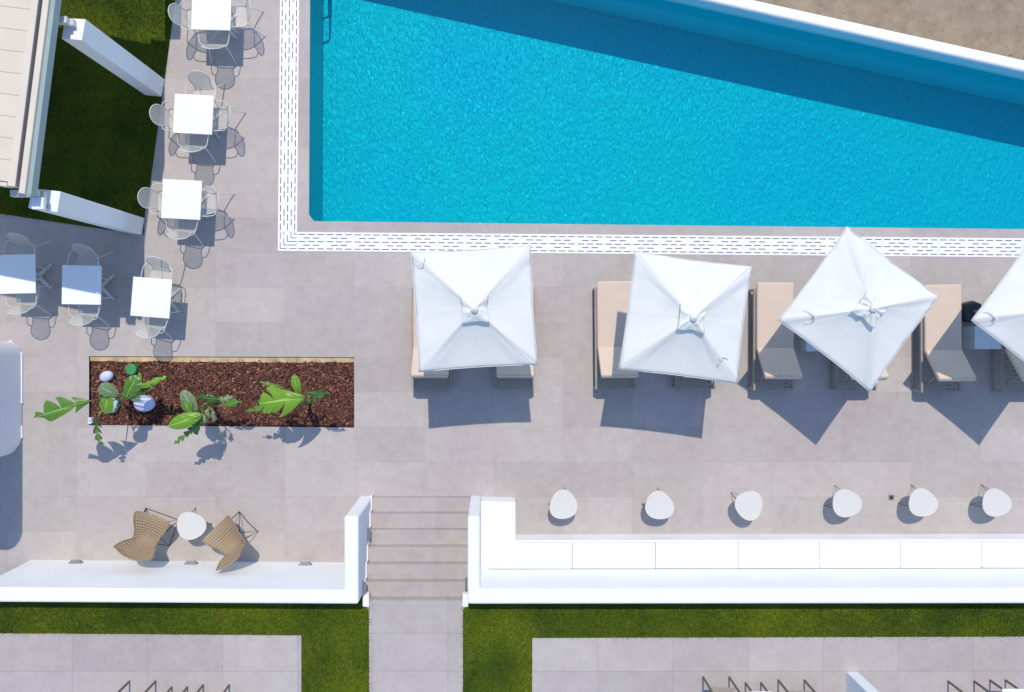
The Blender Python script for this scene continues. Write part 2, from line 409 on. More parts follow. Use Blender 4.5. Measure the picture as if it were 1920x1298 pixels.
def watermat():
    m, nt, b = newmat('pool_water'); L = nt.links
    nt.nodes.remove(b)
    out = nt.nodes['Material Output']
    tc = N(nt, 'ShaderNodeTexCoord')
    # wavelets: two crossing noises stretched a little, plus a soft swell
    mp = N(nt, 'ShaderNodeMapping'); mp.inputs['Scale'].default_value = (1.5, .85, 1); mp.inputs['Rotation'].default_value = (0, 0, R(14))
    L.new(tc.outputs['Object'], mp.inputs[0])
    n1 = N(nt, 'ShaderNodeTexNoise'); n1.inputs['Scale'].default_value = 13; n1.inputs['Detail'].default_value = 2.5; n1.inputs['Roughness'].default_value = .5; n1.inputs['Distortion'].default_value = .9
    L.new(mp.outputs[0], n1.inputs['Vector'])
    n2 = N(nt, 'ShaderNodeTexNoise'); n2.inputs['Scale'].default_value = 1.1; n2.inputs['Detail'].default_value = 3
    L.new(tc.outputs['Object'], n2.inputs['Vector'])
    # the breeze roughens some patches more than others
    gt = N(nt, 'ShaderNodeMapRange'); gt.inputs[1].default_value = .32; gt.inputs[2].default_value = .62; gt.inputs[3].default_value = .45; gt.inputs[4].default_value = 1.0
    L.new(n2.outputs['Fac'], gt.inputs[0])
    hm = N(nt, 'ShaderNodeMath', operation='MULTIPLY'); L.new(n1.outputs['Fac'], hm.inputs[0]); L.new(gt.outputs[0], hm.inputs[1])
    bp = N(nt, 'ShaderNodeBump'); bp.inputs['Strength'].default_value = 1.0; bp.inputs['Distance'].default_value = .035
    L.new(hm.outputs[0], bp.inputs['Height'])
    tr = N(nt, 'ShaderNodeBsdfTransparent'); tr.inputs[0].default_value = (.10, .84, .96, 1)
    df = N(nt, 'ShaderNodeBsdfDiffuse'); df.inputs[0].default_value = (.004, .42, .56, 1); L.new(bp.outputs[0], df.inputs['Normal'])
    m1 = N(nt, 'ShaderNodeMixShader'); m1.inputs[0].default_value = .05
    L.new(tr.outputs[0], m1.inputs[1]); L.new(df.outputs[0], m1.inputs[2])
    gl = N(nt, 'ShaderNodeBsdfGlossy'); gl.inputs['Roughness'].default_value = .02
    b2 = N(nt, 'ShaderNodeBump'); b2.inputs['Strength'].default_value = .5; b2.inputs['Distance'].default_value = .0008; L.new(hm.outputs[0], b2.inputs['Height']); L.new(b2.outputs[0], gl.inputs['Normal'])
    fr = N(nt, 'ShaderNodeFresnel'); fr.inputs[0].default_value = 1.25
    m2 = N(nt, 'ShaderNodeMixShader'); L.new(fr.outputs[0], m2.inputs[0]); L.new(m1.outputs[0], m2.inputs[1]); L.new(gl.outputs[0], m2.inputs[2])
    L.new(m2.outputs[0], out.inputs[0])
    return m
M['water'] = watermat()

# ---------------------------------------------------------------- ground sheets
def wall_in(x): return 6.926 - .2224 * x
FLOOR, WATER = -1.2, -.05
pool = [(-3.425, 2.13), (-3.33, 2.01), (10.05, 1.86), (13.5, 1.83), (13.5, wall_in(13.5)), (-3.395, wall_in(-3.395))]
plantr = [P(167, 668)[:2], P(664, 670)[:2], P(664, 802)[:2], P(167, 797)[:2]]
lawn_l = [P(*p)[:2] for p in ((334, -95), (328, 0), (320, 67), (301, 205), (281, 351), (272, 398), (269, 441), (222, 434), (0, 401), (-450, 330), (-450, -230), (345, -160))]
def wall_out(x): return wall_in(x) + .20
outer = [(-14, -13), (14, -13), (14, wall_out(14)), (-4.6, wall_out(-4.6)), (-14, 10.5)]
mb = MB(); mb.sheet(outer, 0, [pool, plantr, lawn_l])
deck = mb.build('pool_deck', M['deck']); tag(deck, kind='structure')
mb = MB(); far = 400
mb.sheet([(-far, -far), (far, -far), (far, far), (-far, far)], -.12, [outer])
mb.build('ground', M['sand'])['kind'] = 'structure'

# pool shell and water
mb = MB(); n = len(pool)
mb.add([(x, y, 0) for x, y in pool] + [(x, y, FLOOR) for x, y in pool],
       [tuple(range(n, 2 * n))] + [(i, n + i, n + (i + 1) % n, (i + 1) % n) for i in range(n) if i != 4])
mb.build('pool_basin', M['pool_paint'])['kind'] = 'structure'
mb = MB(); mb.sheet(pool, WATER)
mb.build('pool_water', M['water'])['kind'] = 'structure'

# wall on the beach side of the pool: white rounded cap, body blue paints in the inner face's shade
def strip(y_in, y_out, z0, z1, x0=-4.6, x1=14):
    return [(x0, wall_in(x0) + y_in), (x1, wall_in(x1) + y_in), (x1, wall_in(x1) + y_out), (x0, wall_in(x0) + y_out)]
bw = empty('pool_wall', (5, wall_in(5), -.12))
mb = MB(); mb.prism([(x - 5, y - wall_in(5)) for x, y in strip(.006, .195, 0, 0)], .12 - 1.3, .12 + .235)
mb.build('wall_body', simple('pool_shade_blue', (.24, .68, .84), .6, .03, 2), bw)
mb = MB(); mb.prism([(x - 5, y - wall_in(5)) for x, y in strip(-.02, .20, 0, 0)], .12 + .236, .12 + .34)
mb.build('wall_cap', M['plaster'], bw, bevel=.065, seg=5)
tag(bw, 'low white capped wall with blue shade painted on its inner face, dividing the pool from the sand', 'wall')

# left lawn
mb = MB(); mb.sheet(lawn_l, -.012); mb.build('lawn_soil', M['turf'])['kind'] = 'structure'

# ---------------------------------------------------------------- upper terrace (z 1.085)
UP = 1.085
mb = MB(); mb.box(-8.6, -2.135, -14, -4.655, -.1, UP); mb.box(-2.134, -.481, -14, -4.90, -.1, UP); mb.box(-.48, 14, -14, -4.655, -.1, UP)
base = mb.build('terrace_ground', M['turf']); tag(base, kind='structure')
def slab(pts, name='terrace_paving', z=UP + .022, z0=UP - .1):
    mb = MB(); mb.prism(pts, z0, z); o = mb.build(name, M['upper']); o['kind'] = 'structure'; return o
pl = P(565, 1192, 1.107); p2 = P(998, 1197, 1.107)
slab([(-8.598, P(0, 1188, 1.107).y), (pl.x, pl.y), (pl.x + .0, -13.9), (-8.598, -13.9)])
slab([(p2.x, p2.y), (13.9, P(1920, 1193, 1.107).y), (13.9, -13.9), (p2.x, -13.9)])
pa, pb = P(692, 1120, UP).x, P(868, 1120, UP).x
slab([(-2.222, -4.758), (-.392, -4.758), (-.392, -4.84), (pb, -4.92), (pb, -13.9), (pa + .01, -13.9), (pa, -4.92), (-2.222, -4.84)], 'garden_path', UP + .012, .9)

# grass blades (two sheets of stuff)
def in_poly(x, y, poly):
    c = False; j = len(poly) - 1
    for i in range(len(poly)):
        xi, yi = poly[i]; xj, yj = poly[j]
        if (yi > y) != (yj > y) and x < (xj - xi) * (y - yi) / (yj - yi) + xi: c = not c
        j = i
    return c
def blades(name, polys, z, dens, rnd, lab, hmax=.045):
    mb = MB()
    for poly in polys:
        xs = [p[0] for p in poly]; ys = [p[1] for p in poly]
        area = (max(xs) - min(xs)) * (max(ys) - min(ys))
        for _ in range(int(area * dens)):
            x = rnd.uniform(min(xs), max(xs)); y = rnd.uniform(min(ys), max(ys))
            if not in_poly(x, y, poly): continue
            a = rnd.uniform(0, 6.283); l = rnd.uniform(.02, .055); w = rnd.uniform(.004, .008); h = rnd.uniform(.012, hmax)
            dx, dy = math.cos(a), math.sin(a)
            mb.add([(x - dy * w, y + dx * w, z), (x + dy * w, y - dx * w, z), (x + dx * l, y + dy * l, z + h)], [(0, 1, 2)])
    o = mb.build(name, M['blade']); tag(o, lab, 'grass', kind='stuff'); return o
rg = random.Random(3)
vis_lawn = [P(*p)[:2] for p in ((60, -30), (334, -30), (320, 67), (281, 351), (272, 398), (269, 441), (222, 434), (0, 401), (-60, 390), (-60, 330), (110, 330))]
vis_lawn = [P(*p)[:2] for p in ((100, -60), (331, -40), (328, 0), (320, 67), (301, 205), (281, 351), (272, 398), (269, 441), (222, 434), (-30, 396), (-30, 330), (100, 250))]
blades('lawn_grass', [lawn_l], -.012, 3600, rg, 'short turf of the shaded lawn beside the pergola', .05)
yl = -4.66
blades('lawn_grass', [
    [(-8.58, yl), (pa + .012, yl), (pa + .012, pl.y), (-8.58, pl.y)], [(pa + .012, pl.y), (pa + .012, -13.8), (pl.x - .012, -13.8), (pl.x - .012, pl.y)],
    [(pb - .012, yl), (13.9, yl), (13.9, p2.y - .012), (pb - .012, p2.y - .012)], [(pb - .012, p2.y - .012), (p2.x + .012, p2.y - .012), (p2.x + .012, -13.8), (pb - .012, -13.8)]],
    UP, 3600, rg, 'sunlit artificial turf bordering the white walls and the path')

# ---------------------------------------------------------------- steps and white walls
mb = MB(); ys = [3.166 + .265 * k for k in range(7)]
for k in range(6):
    mb.box(-2.222, -.392, -(ys[k + 1]) - (.0 if k < 5 else 0), -ys[k], -.05, .155 * (k + 1))
st = mb.build('stone_steps', M['step'], bevel=.006, seg=1); tag(st, 'stone staircase of low grey steps climbing between two white walls', 'steps')
def wall_thing(name, pts, top, lab, bev=.05):
    mb = MB(); mb.prism(pts, -.05, top)
    o = mb.build(name, M['plaster'], bevel=bev, seg=4); tag(o, lab, 'wall'); return o
TW = 1.6
lw = empty('terrace_wall', (-2.35, -4.5, 0))
def rel(pts, o): return [(x - o[0], y - o[1]) for x, y in pts]
mb = MB(); mb.prism(rel([(-2.47, -3.17), (-2.226, -3.17), (-2.226, -4.655), (-8.69, -4.62), (-8.69, -4.37), (-2.47, -4.42)], (-2.35, -4.5)), -.05, TW)
mb.build('wall_body', M['plaster'], lw, bevel=.045, seg=4)
mb = MB()
for k in range(7):                                  # stepped skirting that follows the stairs
    y0 = -ys[k] ; y1 = -(ys[k] + .265)
    z = .155 * (k + 1) + .07
    mb.box(.125, .145, max(y1, -4.84) + 4.5, y0 + 4.5 + .05, z - .25, z)
mb.box(.125, .226, -.36, -.14, UP - .1, UP + .035)
mb.build('skirting', M['plaster'], lw)
tag(lw, 'white plaster wall left of the steps, running behind the wicker chairs', 'wall')
rw = empty('terrace_wall', (-.28, -4.5, 0))
mb = MB(); mb.prism(rel([(-.39, -3.17), (-.18, -3.17), (-.18, -4.40), (14, -4.375), (14, -4.64), (-.39, -4.655)], (-.28, -4.5)), -.05, TW)
mb.build('wall_body', M['plaster'], rw, bevel=.045, seg=4)
mb = MB(); mb.box(-.21, -.112, -.36, -.14, UP - .1, UP + .035); mb.build('skirting', M['plaster'], rw)
tag(rw, 'long white plaster wall right of the steps, forming the back of the bench', 'wall')
mb = MB(); mb.prism([(-.178, -3.178), (.455, -3.19), (.455, -3.895), (14, -3.87), (14, -4.37), (-.178, -4.397)], -.05, .41)
bn = mb.build('masonry_bench', M['plaster'], bevel=.012, seg=2); tag(bn, 'white built-in L shaped bench along the right hand wall', 'bench')

# seat pads
cx = [-.03, 1.485, 3.0, 4.505, 5.98, 7.456, 8.93, 10.4]
labs = ['first white seat pad from the steps, in the corner of the bench', 'second white bench pad from the steps, between the two leftmost round tables',
        'third white bench pad from the steps, behind the third round table', 'fourth white bench pad from the steps, fourth from the corner',
        'fifth white bench pad from the steps, behind the fourth round table', 'sixth white bench pad from the steps, behind the fifth round table',
        'seventh white bench pad, cut off by the right edge of the photo']
labs[0] = 'first white seat pad from the steps, left of the first joint'
for i in range(7):
    x0, x1 = cx[i] + .003, cx[i + 1] - .003
    mb = MB(); mb.box(x0, x1, -4.385 + .02 * (i / 7), -3.915 + .02 * (i / 7), .412, .52)
    o = mb.build('bench_cushion', M['cushion_white'], bevel=.022, seg=4)
    tag(o, labs[i], 'cushion', 'white pads on the long bench')

# small lights on the walls
def wall_light(p, facing, lab):
    # facing: 0 -> +Y (north), 1 -> +X, 2 -> -X
    o = empty('wall_light', p, {0: 0, 1: -math.pi / 2, 2: math.pi / 2}[facing])
    mb = MB(); w = .125
    vs = [(-w, 0, 0), (w, 0, 0), (w, 0, .075), (-w, 0, .075), (-w * .62, .055, .018), (w * .62, .055, .018), (w * .62, .055, .062), (-w * .62, .055, .062)]
    mb.add(vs, [(0, 1, 5, 4), (1, 2, 6, 5), (2, 3, 7, 6), (3, 0, 4, 7), (4, 5, 6, 7), (0, 3, 2, 1)])
    mb.build('housing', M['slotgrey'], o)
    mb = MB(); mb.box(-w * .5, w * .5, .056, .058, .025, .055); mb.build('lens', M['boxtop'], o)
    tag(o, lab, 'wall light', 'small grey lights low on the white walls'); return o
for px, lab in ((146, 'leftmost grey light at the foot of the white wall, far left of the chairs'), (361, 'grey wall light between the two wicker chairs'), (574, 'grey wall light between right wicker chair and the steps')):
    wall_light(((px - NX) / 100.2, -4.37 - .05 * ((px - 55) / 590) + 0.004, .14), 0, lab)
wall_light((-2.224, -3.74, .55), 1, 'grey light beside the lower steps on left wall')
wall_light((-2.224, -4.52, 1.12), 1, 'grey light beside the upper steps on left wall')
wall_light((-.392, -4.45, 1.1), 2, 'grey light beside the upper steps on right wall')

# ---------------------------------------------------------------- overflow grating round the pool
ang = R(-.5); O = Vector((-4.009, 1.45, 0)); ex = Vector((math.cos(ang), math.sin(ang), 0)); ey = Vector((-math.sin(ang), math.cos(ang), 0))
gr = empty('overflow_grate', O, ang)
tag(gr, 'white slotted overflow grating running round two sides of the pool', 'drain')
def panel(x0, x1, y0, y1, horiz, k):
    mb = MB(); g = .0015
    mb.box(x0 + g, x1 - g, y0 + g, y1 - g, -.02, .006)
    a0, a1 = (x0, x1) if horiz else (y0, y1)
    for row in range(5):
        c = .045 + .0675 * row
        per = .175; off = (row % 2) * per * .5
        t = a0 + .03 + off - (0 if row % 2 == 0 else per * .5)+ (0 if row % 2 == 0 else .0875)
        while t + .12 < a1 + .02:
            e = min(t + .125, a1 - .005)
            s0 = (t, e, c - .0075, c + .0075) if horiz else (c - .0075, c + .0075, t, e)
            mb.add([(s0[0], s0[2], .009), (s0[1], s0[2], .009), (s0[1], s0[3], .009), (s0[0], s0[3], .009)], [(0, 1, 2, 3)], 1)
            t += per
    return mb.build('grate_panel', [M['grate'], M['slot']], gr)
for k in range(27): panel(.362 + .525 * k, .362 + .525 * (k + 1), 0, .36, True, k)
for k in range(12): panel(0, .36, .362 + .525 * k, .362 + .525 * (k + 1), False, k)
mb = MB(); mb.box(0, .3605, 0, .3605, -.02, .006)
for row in range(5):
    c = .045 + .0675 * row
    mb.add([(c - .006, c - .006, .009), (.355, c - .006, .009), (.355, c + .006, .009), (c - .006, c + .006, .009)], [(0, 1, 2, 3)], 1) if row else None
    for a, b in ((c, min(c + .12, .355)),) + (((c + .17, .355),) if c + .2 < .355 else ()):
        if not row: mb.add([(a, c - .006, .009), (b, c - .006, .009), (b, c + .006, .009), (a, c + .006, .009)], [(0, 1, 2, 3)], 1)
        mb.add([(c - .006, a + .008, .009), (c + .006, a + .008, .009), (c + .006, b, .009), (c - .006, b, .009)], [(0, 1, 2, 3)], 1)
mb.build('grate_panel', [M['grate'], M['slot']], gr)

# ladder in the pool's far corner (mostly above the frame; its shadow lies on the floor)
ld = empty('pool_ladder', (-3.4, 6.9, 0))
for y in (-.02, .48):
    mb = MB(); mb.tube([(-.35, y, .02), (-.34, y, .55), (-.15, y, .78), (.10, y, .70), (.13, y, .3), (.13, y, -.95)], .021, 8, curve=5); mb.build('handrail', M['white'], ld)
for z in (-.2, -.45, -.7, -.93):
    mb = MB(); mb.box(.09, .17, -.02, .48, z, z + .03); mb.build('rung', M['white'], ld)
tag(ld, 'metal pool ladder at the left pool edge, seen by its shadow in the water', 'ladder')

# ---------------------------------------------------------------- planting bed
b0, b1 = plantr[0], plantr[2]
mb = MB(); mb.prism(plantr, -.30, -.075); mb.build('planting_soil', M['soil'])['kind'] = 'structure'
n0 = P(167, 668); n1 = P(664, 670)
mb = MB(); m_ = 24; vs = []
rk = random.Random(4)
for i in range(m_ + 1):
    t = i / m_; x = n0.x + (n1.x - n0.x) * t; y = n0.y + (n1.y - n0.y) * t
    vs += [(x, y, -.03), (x, y - .085 - rk.uniform(0, .03), -.035), (x, y - .10 - rk.uniform(0, .03), -.09)]
mb.add(vs, [f for i in range(m_) for f in ((3 * i, 3 * i + 1, 3 * i + 4, 3 * i + 3), (3 * i + 1, 3 * i + 2, 3 * i + 5, 3 * i + 4))])
tag(mb.build('concrete_kerb', M['tan']), 'exposed tan footing along the top side of the mulch bed', 'kerb')
mb = MB(); rc = random.Random(11)
for _ in range(15000):
    x = rc.uniform(b0[0] + .02, b1[0] - .02); y = rc.uniform(b1[1] + .03, b0[1] - .10)
    if y < b1[1] + .04 and rc.random() < .3: continue
    l = rc.uniform(.014, .04); w = rc.uniform(.004, .011); h = .003
    Mx = Matrix.Translation((x, y, -.075 + rc.uniform(.0, .045))) @ Euler((rc.gauss(0, .35), rc.gauss(0, .35), rc.uniform(0, 3.14))).to_matrix().to_4x4()
    mb.box(-l, l, -w, w, -h, h, Mx)
tag(mb.build('bark_mulch', M['chips']), 'reddish brown bark chips filling the planting bed', 'mulch', kind='stuff')

def globe(px, py, rx, ry, rz, hz, lab, z=-.05):
    c = P(px, py, hz * .5); mb = MB(); seg, rings = 28, 14; vs = []; fs = []
    for i in range(rings + 1):
        ph = math.pi * i / rings
        for k in range(seg):
            a = 2 * math.pi * k / seg; rr = math.sin(ph) ** .9
            vs.append((rx * rr * math.cos(a) * (1 + .04 * math.cos(a)), ry * rr * math.sin(a), hz * .5 * (1 - math.cos(ph))))
    for i in range(rings):
        for k in range(seg): fs.append((i * seg + k, i * seg + (k + 1) % seg, (i + 1) * seg + (k + 1) % seg, (i + 1) * seg + k))
    mb.add(vs, fs, 0, True); o = mb.build('pebble_lamp', M['stonewhite'], loc=(c.x, c.y, z)); o.rotation_euler = (0, 0, rz)
    tag(o, lab, 'garden lamp', 'white egg shaped lamps in the bark'); return o
globe(197, 706, .13, .10, R(22), .17, 'small white egg shaped lamp in the upper left corner of bark bed')
globe(208, 761, .115, .145, R(-20), .2, 'white egg shaped lamp half covered by torn leaves')
globe(268, 757, .20, .155, R(-3), .26, 'largest white egg shaped lamp, lying right of the left plant')
c = P(244, 693, .1); mb = MB(); mb.lathe([(.1, 0), (.105, .13), (.095, .145), (.04, .148)], 24)
vb = mb.build('valve_cover', M['green_lid'], loc=(c.x, c.y, -.06), smooth=False); tag(vb, 'round mottled green lid standing in the bark', 'valve cover')
c = P(168.5, 789, .05); jb = empty('junction_box', (c.x, c.y, -.04))
mb = MB(); mb.box(-.035, .035, -.055, .055, 0, .10); mb.build('box_body', M['white'], jb, bevel=.006)
mb = MB(); mb.box(-.028, .028, -.02, .045, .101, .112); mb.build('box_lid', M['boxtop'], jb)
tag(jb, 'little white box at the lower left corner of bark bed', 'junction box')

# ---- big leaved plants
def leaf(base, tip, mid, width, mat, parent, org, seed, tears=.5, fold=.25, n=22):
    """blade along a curved rib, its halves torn into lobes"""
    rnd = random.Random(seed)
    b, m_, t = Vector(base) - org, Vector(mid) - org, Vector(tip) - org
    mb = MB(); uvs = []
    if tears >= .9: n = 13
    def c(u): return b * (1 - u) ** 2 + m_ * 2 * u * (1 - u) + t * u * u
    def d(u): return ((m_ - b) * 2 * (1 - u) + (t - m_) * 2 * u).normalized()
    L_ = (t - b).length
    for side in (-1, 1):
        i = 0
        while i < n:
            run = rnd.choice((3, 4, 4, 5) if n == 13 else (3, 4, 5, 7)) if rnd.random() < tears else rnd.choice((7, 9, 12))
            j = min(n, i + run); lobe = rnd.uniform(-.12, .12) * tears; vs = []; fs = []; uv = []
            sweep = .35 * width; tw = rnd.uniform(-.5, .3) * tears * .5; ln = rnd.uniform(.62, 1.08) if tears > .3 else 1
            q = 4
            for k in range(i, j + 1):
                u = k / n; cc = c(u); dd = d(u); up = Vector((0, 0, 1)); sd_ = dd.cross(up).normalized() * side
                prof = (math.sin(math.pi * min(1, (u * .93 + .05)) ** .8)) ** .75
                gap = 0
                if tears > .3 and k in (i, j) and 0 < k < n: gap = .02 if k == i else -.02
                wv = width * .5 * prof * ln
                for s in range(q + 1):
                    f = s / q
                    # midrib pinned, margin swept toward the tip, hanging a little
                    mk = ((i + j) * .5 - k) / n * L_ * min(.75, .62 * tears) * f ** 1.6 if tears > .3 else 0
                    pt = cc + sd_ * (wv * f) + dd * ((sweep * f * f) * prof + mk + (lobe * f * .3 * width)) 
                    pt.z += wv * (fold * f * (1 - .9 * f) + (tw - .25) * f * f) + .008 * math.sin(9 * u * 3 + seed) * f
                    vs.append(pt); uv.append((f, u * 5))
            w_ = q + 1
            for a in range(j - i):
                for s in range(q):
                    fs.append((a * w_ + s, a * w_ + s + 1, (a + 1) * w_ + s + 1, (a + 1) * w_ + s) if side > 0 else (a * w_ + s, (a + 1) * w_ + s, (a + 1) * w_ + s + 1, a * w_ + s + 1))
            o0 = len(mb.v); mb.add(vs, fs, 0, True)
            uvs += uv; i = j
    o = mb.build('leaf', mat, parent)
    ul = o.data.uv_layers.new(name='UVMap')
    for lp in o.data.loops: ul.data[lp.index].uv = uvs[lp.vertex_index]
    return o
def plant(base, leaves, lab, seed):
    org = P(base[0], base[1], 0); org.z = -.05
    r = empty('leafy_plant', org)
    for i, (b_, t_, w, mk, tears) in enumerate(leaves):
        b = P(*b_); t = P(*t_); mid = (b + t) / 2 + Vector((0, 0, .16 * (t - b).length))
        leaf(b, t, mid, w, M[mk], r, org, seed * 31 + i, tears)
        g = org - org; bb = b - org
        mb = MB(); rr = random.Random(seed + i)
        s0 = Vector((rr.uniform(-.05, .05), rr.uniform(-.05, .05), 0))
        mb.tube([s0, Vector((bb.x * .25, bb.y * .25, bb.z * .62)), bb, (b * .6 + t * .4 - org) + Vector((0, 0, .075 * (t - b).length - .004))], [.016, .005], 6, curve=5)
        mb.build('stalk', M['stalk'], r)
    mb = MB(); mb.lathe([(.06, 0), (.045, .12), (.02, .3)], 10); mb.build('stem_base', M['stalk'], r)
    tag(r, lab, 'plant', 'big leaved plants in the bark bed'); return r
plant((243, 738), [
    ((170, 752, 1.75), (62, 784, 1.75), .42, 'leaf_mid', .95),
    ((222, 742, 1.35), (187, 724, 1.55), .26, 'leaf_pale', .2),
    ((207, 737, 1.4), (196, 774, 1.25), .27, 'leaf_bright', .2),
    ((181, 786, 1.1), (189, 836, .8), .22, 'leaf_mid', 1),
    ((236, 748, .95), (258, 706, 1.05), .30, 'leaf_mid', .2),
    ((258, 728, 1.0), (313, 706, 1.1), .13, 'leaf_bright', .6),
    ((262, 722, .8), (262, 698, .9), .1, 'leaf_bright', .4),
    ((230, 738, .9), (264, 745, .9), .28, 'leaf_pale', .4),
    ((256, 733, .7), (291, 722, .8), .15, 'leaf_dark', .7),
    ((266, 722, .6), (268, 738, .6), .12, 'leaf_bright', .1),
    ((230, 742, .8), (216, 776, .7), .09, 'leaf_dark', .8),
    ((208, 731, .8), (193, 722, .8), .08, 'leaf_bright', .4)], 'leftmost big leaved plant, stretching a torn leaf out over the paving', 1)
plant((402, 752), [
    ((368, 772, 1.1), (342, 733, 1.25), .24, 'leaf_pale', .1),
    ((378, 778, 1.3), (317, 799, 1.3), .26, 'leaf_bright', .1),
    ((358, 776, 1.2), (345, 748, 1.2), .20, 'leaf_mid', .2),
    ((380, 780, 1.2), (356, 812, 1.15), .30, 'leaf_dark', .5),
    ((362, 806, 1.05), (326, 833, .95), .13, 'leaf_mid', 1),
    ((412, 750, 1.0), (370, 743, 1.0), .18, 'leaf_dark', .5),
    ((400, 752, .9), (437, 744, .9), .14, 'leaf_pale', .7),
    ((410, 762, .9), (456, 752, 1.0), .17, 'leaf_mid', .9),
    ((392, 765, .9), (378, 795, .9), .22, 'leaf_pale', .8),
    ((398, 768, 1.0), (402, 790, .9), .14, 'leaf_pale', .6)], 'middle big leaved plant with a fan of pale and dark leaves', 2)
plant((580, 752), [
    ((570, 744, 1.35), (486, 757, 1.25), .56, 'leaf_bright', .33),
    ((560, 738, 1.3), (551, 703, 1.45), .16, 'leaf_bright', .1),
    ((532, 728, 1.1), (487, 716, 1.15), .10, 'leaf_mid', .5),
    ((512, 764, 1.15), (459, 771, 1.1), .14, 'leaf_mid', 1),
    ((575, 738, 1.3), (620, 737, 1.5), .15, 'leaf_dark', .8),
    ((590, 752, 1.1), (604, 738, 1.2), .13, 'leaf_mid', .2),
    ((575, 745, .9), (592, 735, .9), .12, 'leaf_pale', .8)], 'rightmost plant in the bark with one broad bright green leaf', 3)

# ---------------------------------------------------------------- pergola and its pillars
ZR = 3.4; slope = .09
pg = empty('pergola_roof', (-6.70, 2.01, 0))
A = math.atan(.125)                                   # east edge turned against the picture's vertical
def RP(a, b, dz=0.0):
    """a: metres west of the east edge, b: metres along that edge from the south corner"""
    x = -a * math.cos(.14) + b * -math.sin(-A); y = a * math.sin(.14) + b * math.cos(A)
    return Vector((x, y, ZR + dz - slope * a))
LEN = 5.22
def slabR(mb, a0, a1, b0_, b1_, z0, z1, mi=0):
    vs = [RP(a0, b0_, z0), RP(a1, b0_, z0), RP(a0, b1_, z0), RP(a1, b1_, z0), RP(a0, b0_, z1), RP(a1, b0_, z1), RP(a0, b1_, z1), RP(a1, b1_, z1)]
    mb.add(vs, [(0, 2, 3, 1), (4, 5, 7, 6), (0, 1, 5, 4), (2, 6, 7, 3), (0, 4, 6, 2), (1, 3, 7, 5)], mi)
for k in range(16):
    mb = MB(); slabR(mb, .36, 4.6, .075 + .318 * k,   .075 + .318 * k + .3165, -.05, -.01)
    mb.build('louvre', M['louvre'], pg, bevel=.008, seg=2)
mb = MB(); slabR(mb, .23, .35, .01, LEN, -.14, .03); mb.build('edge_frame', M['cream'], pg, bevel=.01)
mb = MB(); slabR(mb, .361, 4.6, .0, .06, -.14, .02); mb.build('end_frame', M['cream'], pg, bevel=.01)
mb = MB(); slabR(mb, .17, .23, .02, LEN, -.12, -.10); mb.build('gutter', M['dark'], pg)
mb = MB(); slabR(mb, .075, .17, -.07, LEN, -.14, .02); mb.build('side_beam', M['cream'], pg, bevel=.006)
mb = MB(); slabR(mb, 0, .073, -.075, LEN, -.18, -.02); mb.build('fascia', M['gutter'], pg, bevel=.005)
tag(pg, 'cream slatted pergola roof with a gutter edge, cut off at the top left', 'pergola')

def pillar(base_px, top, lab, extra=None):
    ps = [P(*p) for p in base_px]; c = sum(ps, Vector()) / 4
    r = empty('pergola_pillar', c)
    mb = MB(); mb.prism([((p - c).x, (p - c).y) for p in ps], -.02, top)
    mb.build('shaft', M['plaster'], r, bevel=.012)
    # short arm that carries the roof
    if extra is None:
        mb = MB(); mb.box(-.40, .0, .02, .12, top + .10, top + .20); mb.box(-.05, .05, .02, .12, top + .001, top + .099); mb.build('bracket_arm', M['chairwhite'], r, bevel=.005)
    tag(r, lab, 'pillar', 'white pillars holding the pergola'); return r
PT = 2.93
pillar([(309, 149), (303, 181.5), (272, 178.6), (278, 147)], PT, 'white square pillar beside the sunlit patch of lawn')
p2_ = pillar([(271, 409), (266, 441), (222, 434), (227, 404)], PT, 'white pillar at the paved corner of the lawn with a small box on top')
pillar([(340, -115), (338, -85), (309, -86), (311, -117)], PT, 'white pillar beyond the top edge, known by its shadow on the paving', 1)
fl = empty('flood_lamp', (p2_.location.x + .02, p2_.location.y - .12, PT + .002))
mb = MB(); mb.box(-.10, .08, -.05, .13, .112, .2); mb.build('housing', M['white'], fl, bevel=.01)
mb = MB(); mb.box(-.03, .03, -.01, .05, .0, .111); mb.build('mount', M['slotgrey'], fl)
mb = MB(); mb.tube([(-.02, .12, .16), (-.04, .3, .3), (-.1, .5, .45)], .006, 6, curve=4); mb.build('cable', M['black'], fl)
tag(fl, 'small white boxy lamp on top of the lower pillar', 'lamp')

# ---------------------------------------------------------------- white volume at the left edge
tb = empty('white_building', (-9.8, -1.3, 0))
ft = [(-9.06, -.245), (-8.95, -.29), (-8.86, -.38), (-8.82, -.50), (-8.82, -2.06), (-8.86, -2.19), (-8.96, -2.33), (-9.07, -2.385), (-11.2, -2.39), (-11.2, -.25)]
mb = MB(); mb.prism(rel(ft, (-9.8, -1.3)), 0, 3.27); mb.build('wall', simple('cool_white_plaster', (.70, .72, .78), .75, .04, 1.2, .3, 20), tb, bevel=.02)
sk = [(-9.03, -.225), (-8.80, -.49), (-8.80, -1.42), (-8.821, -1.42), (-8.821, -.5), (-9.041, -.249)]
mb = MB(); mb.prism(rel(sk, (-9.8, -1.3)), 0, .05)
mb.prism(rel([(-8.80, -1.84), (-8.80, -2.07), (-8.821, -2.07), (-8.821, -1.84)], (-9.8, -1.3)), 0, .05)
mb.build('plinth', M['plaster'], tb)
mb = MB(); mb.prism(rel([(x * .995 - .045, y * .98 - .03) for x, y in ft], (-9.8, -1.3)), 3.271, 3.30); mb.build('roof', M['plaster'], tb)
tag(tb, 'tall white volume with chamfered corners at the left edge', 'building')

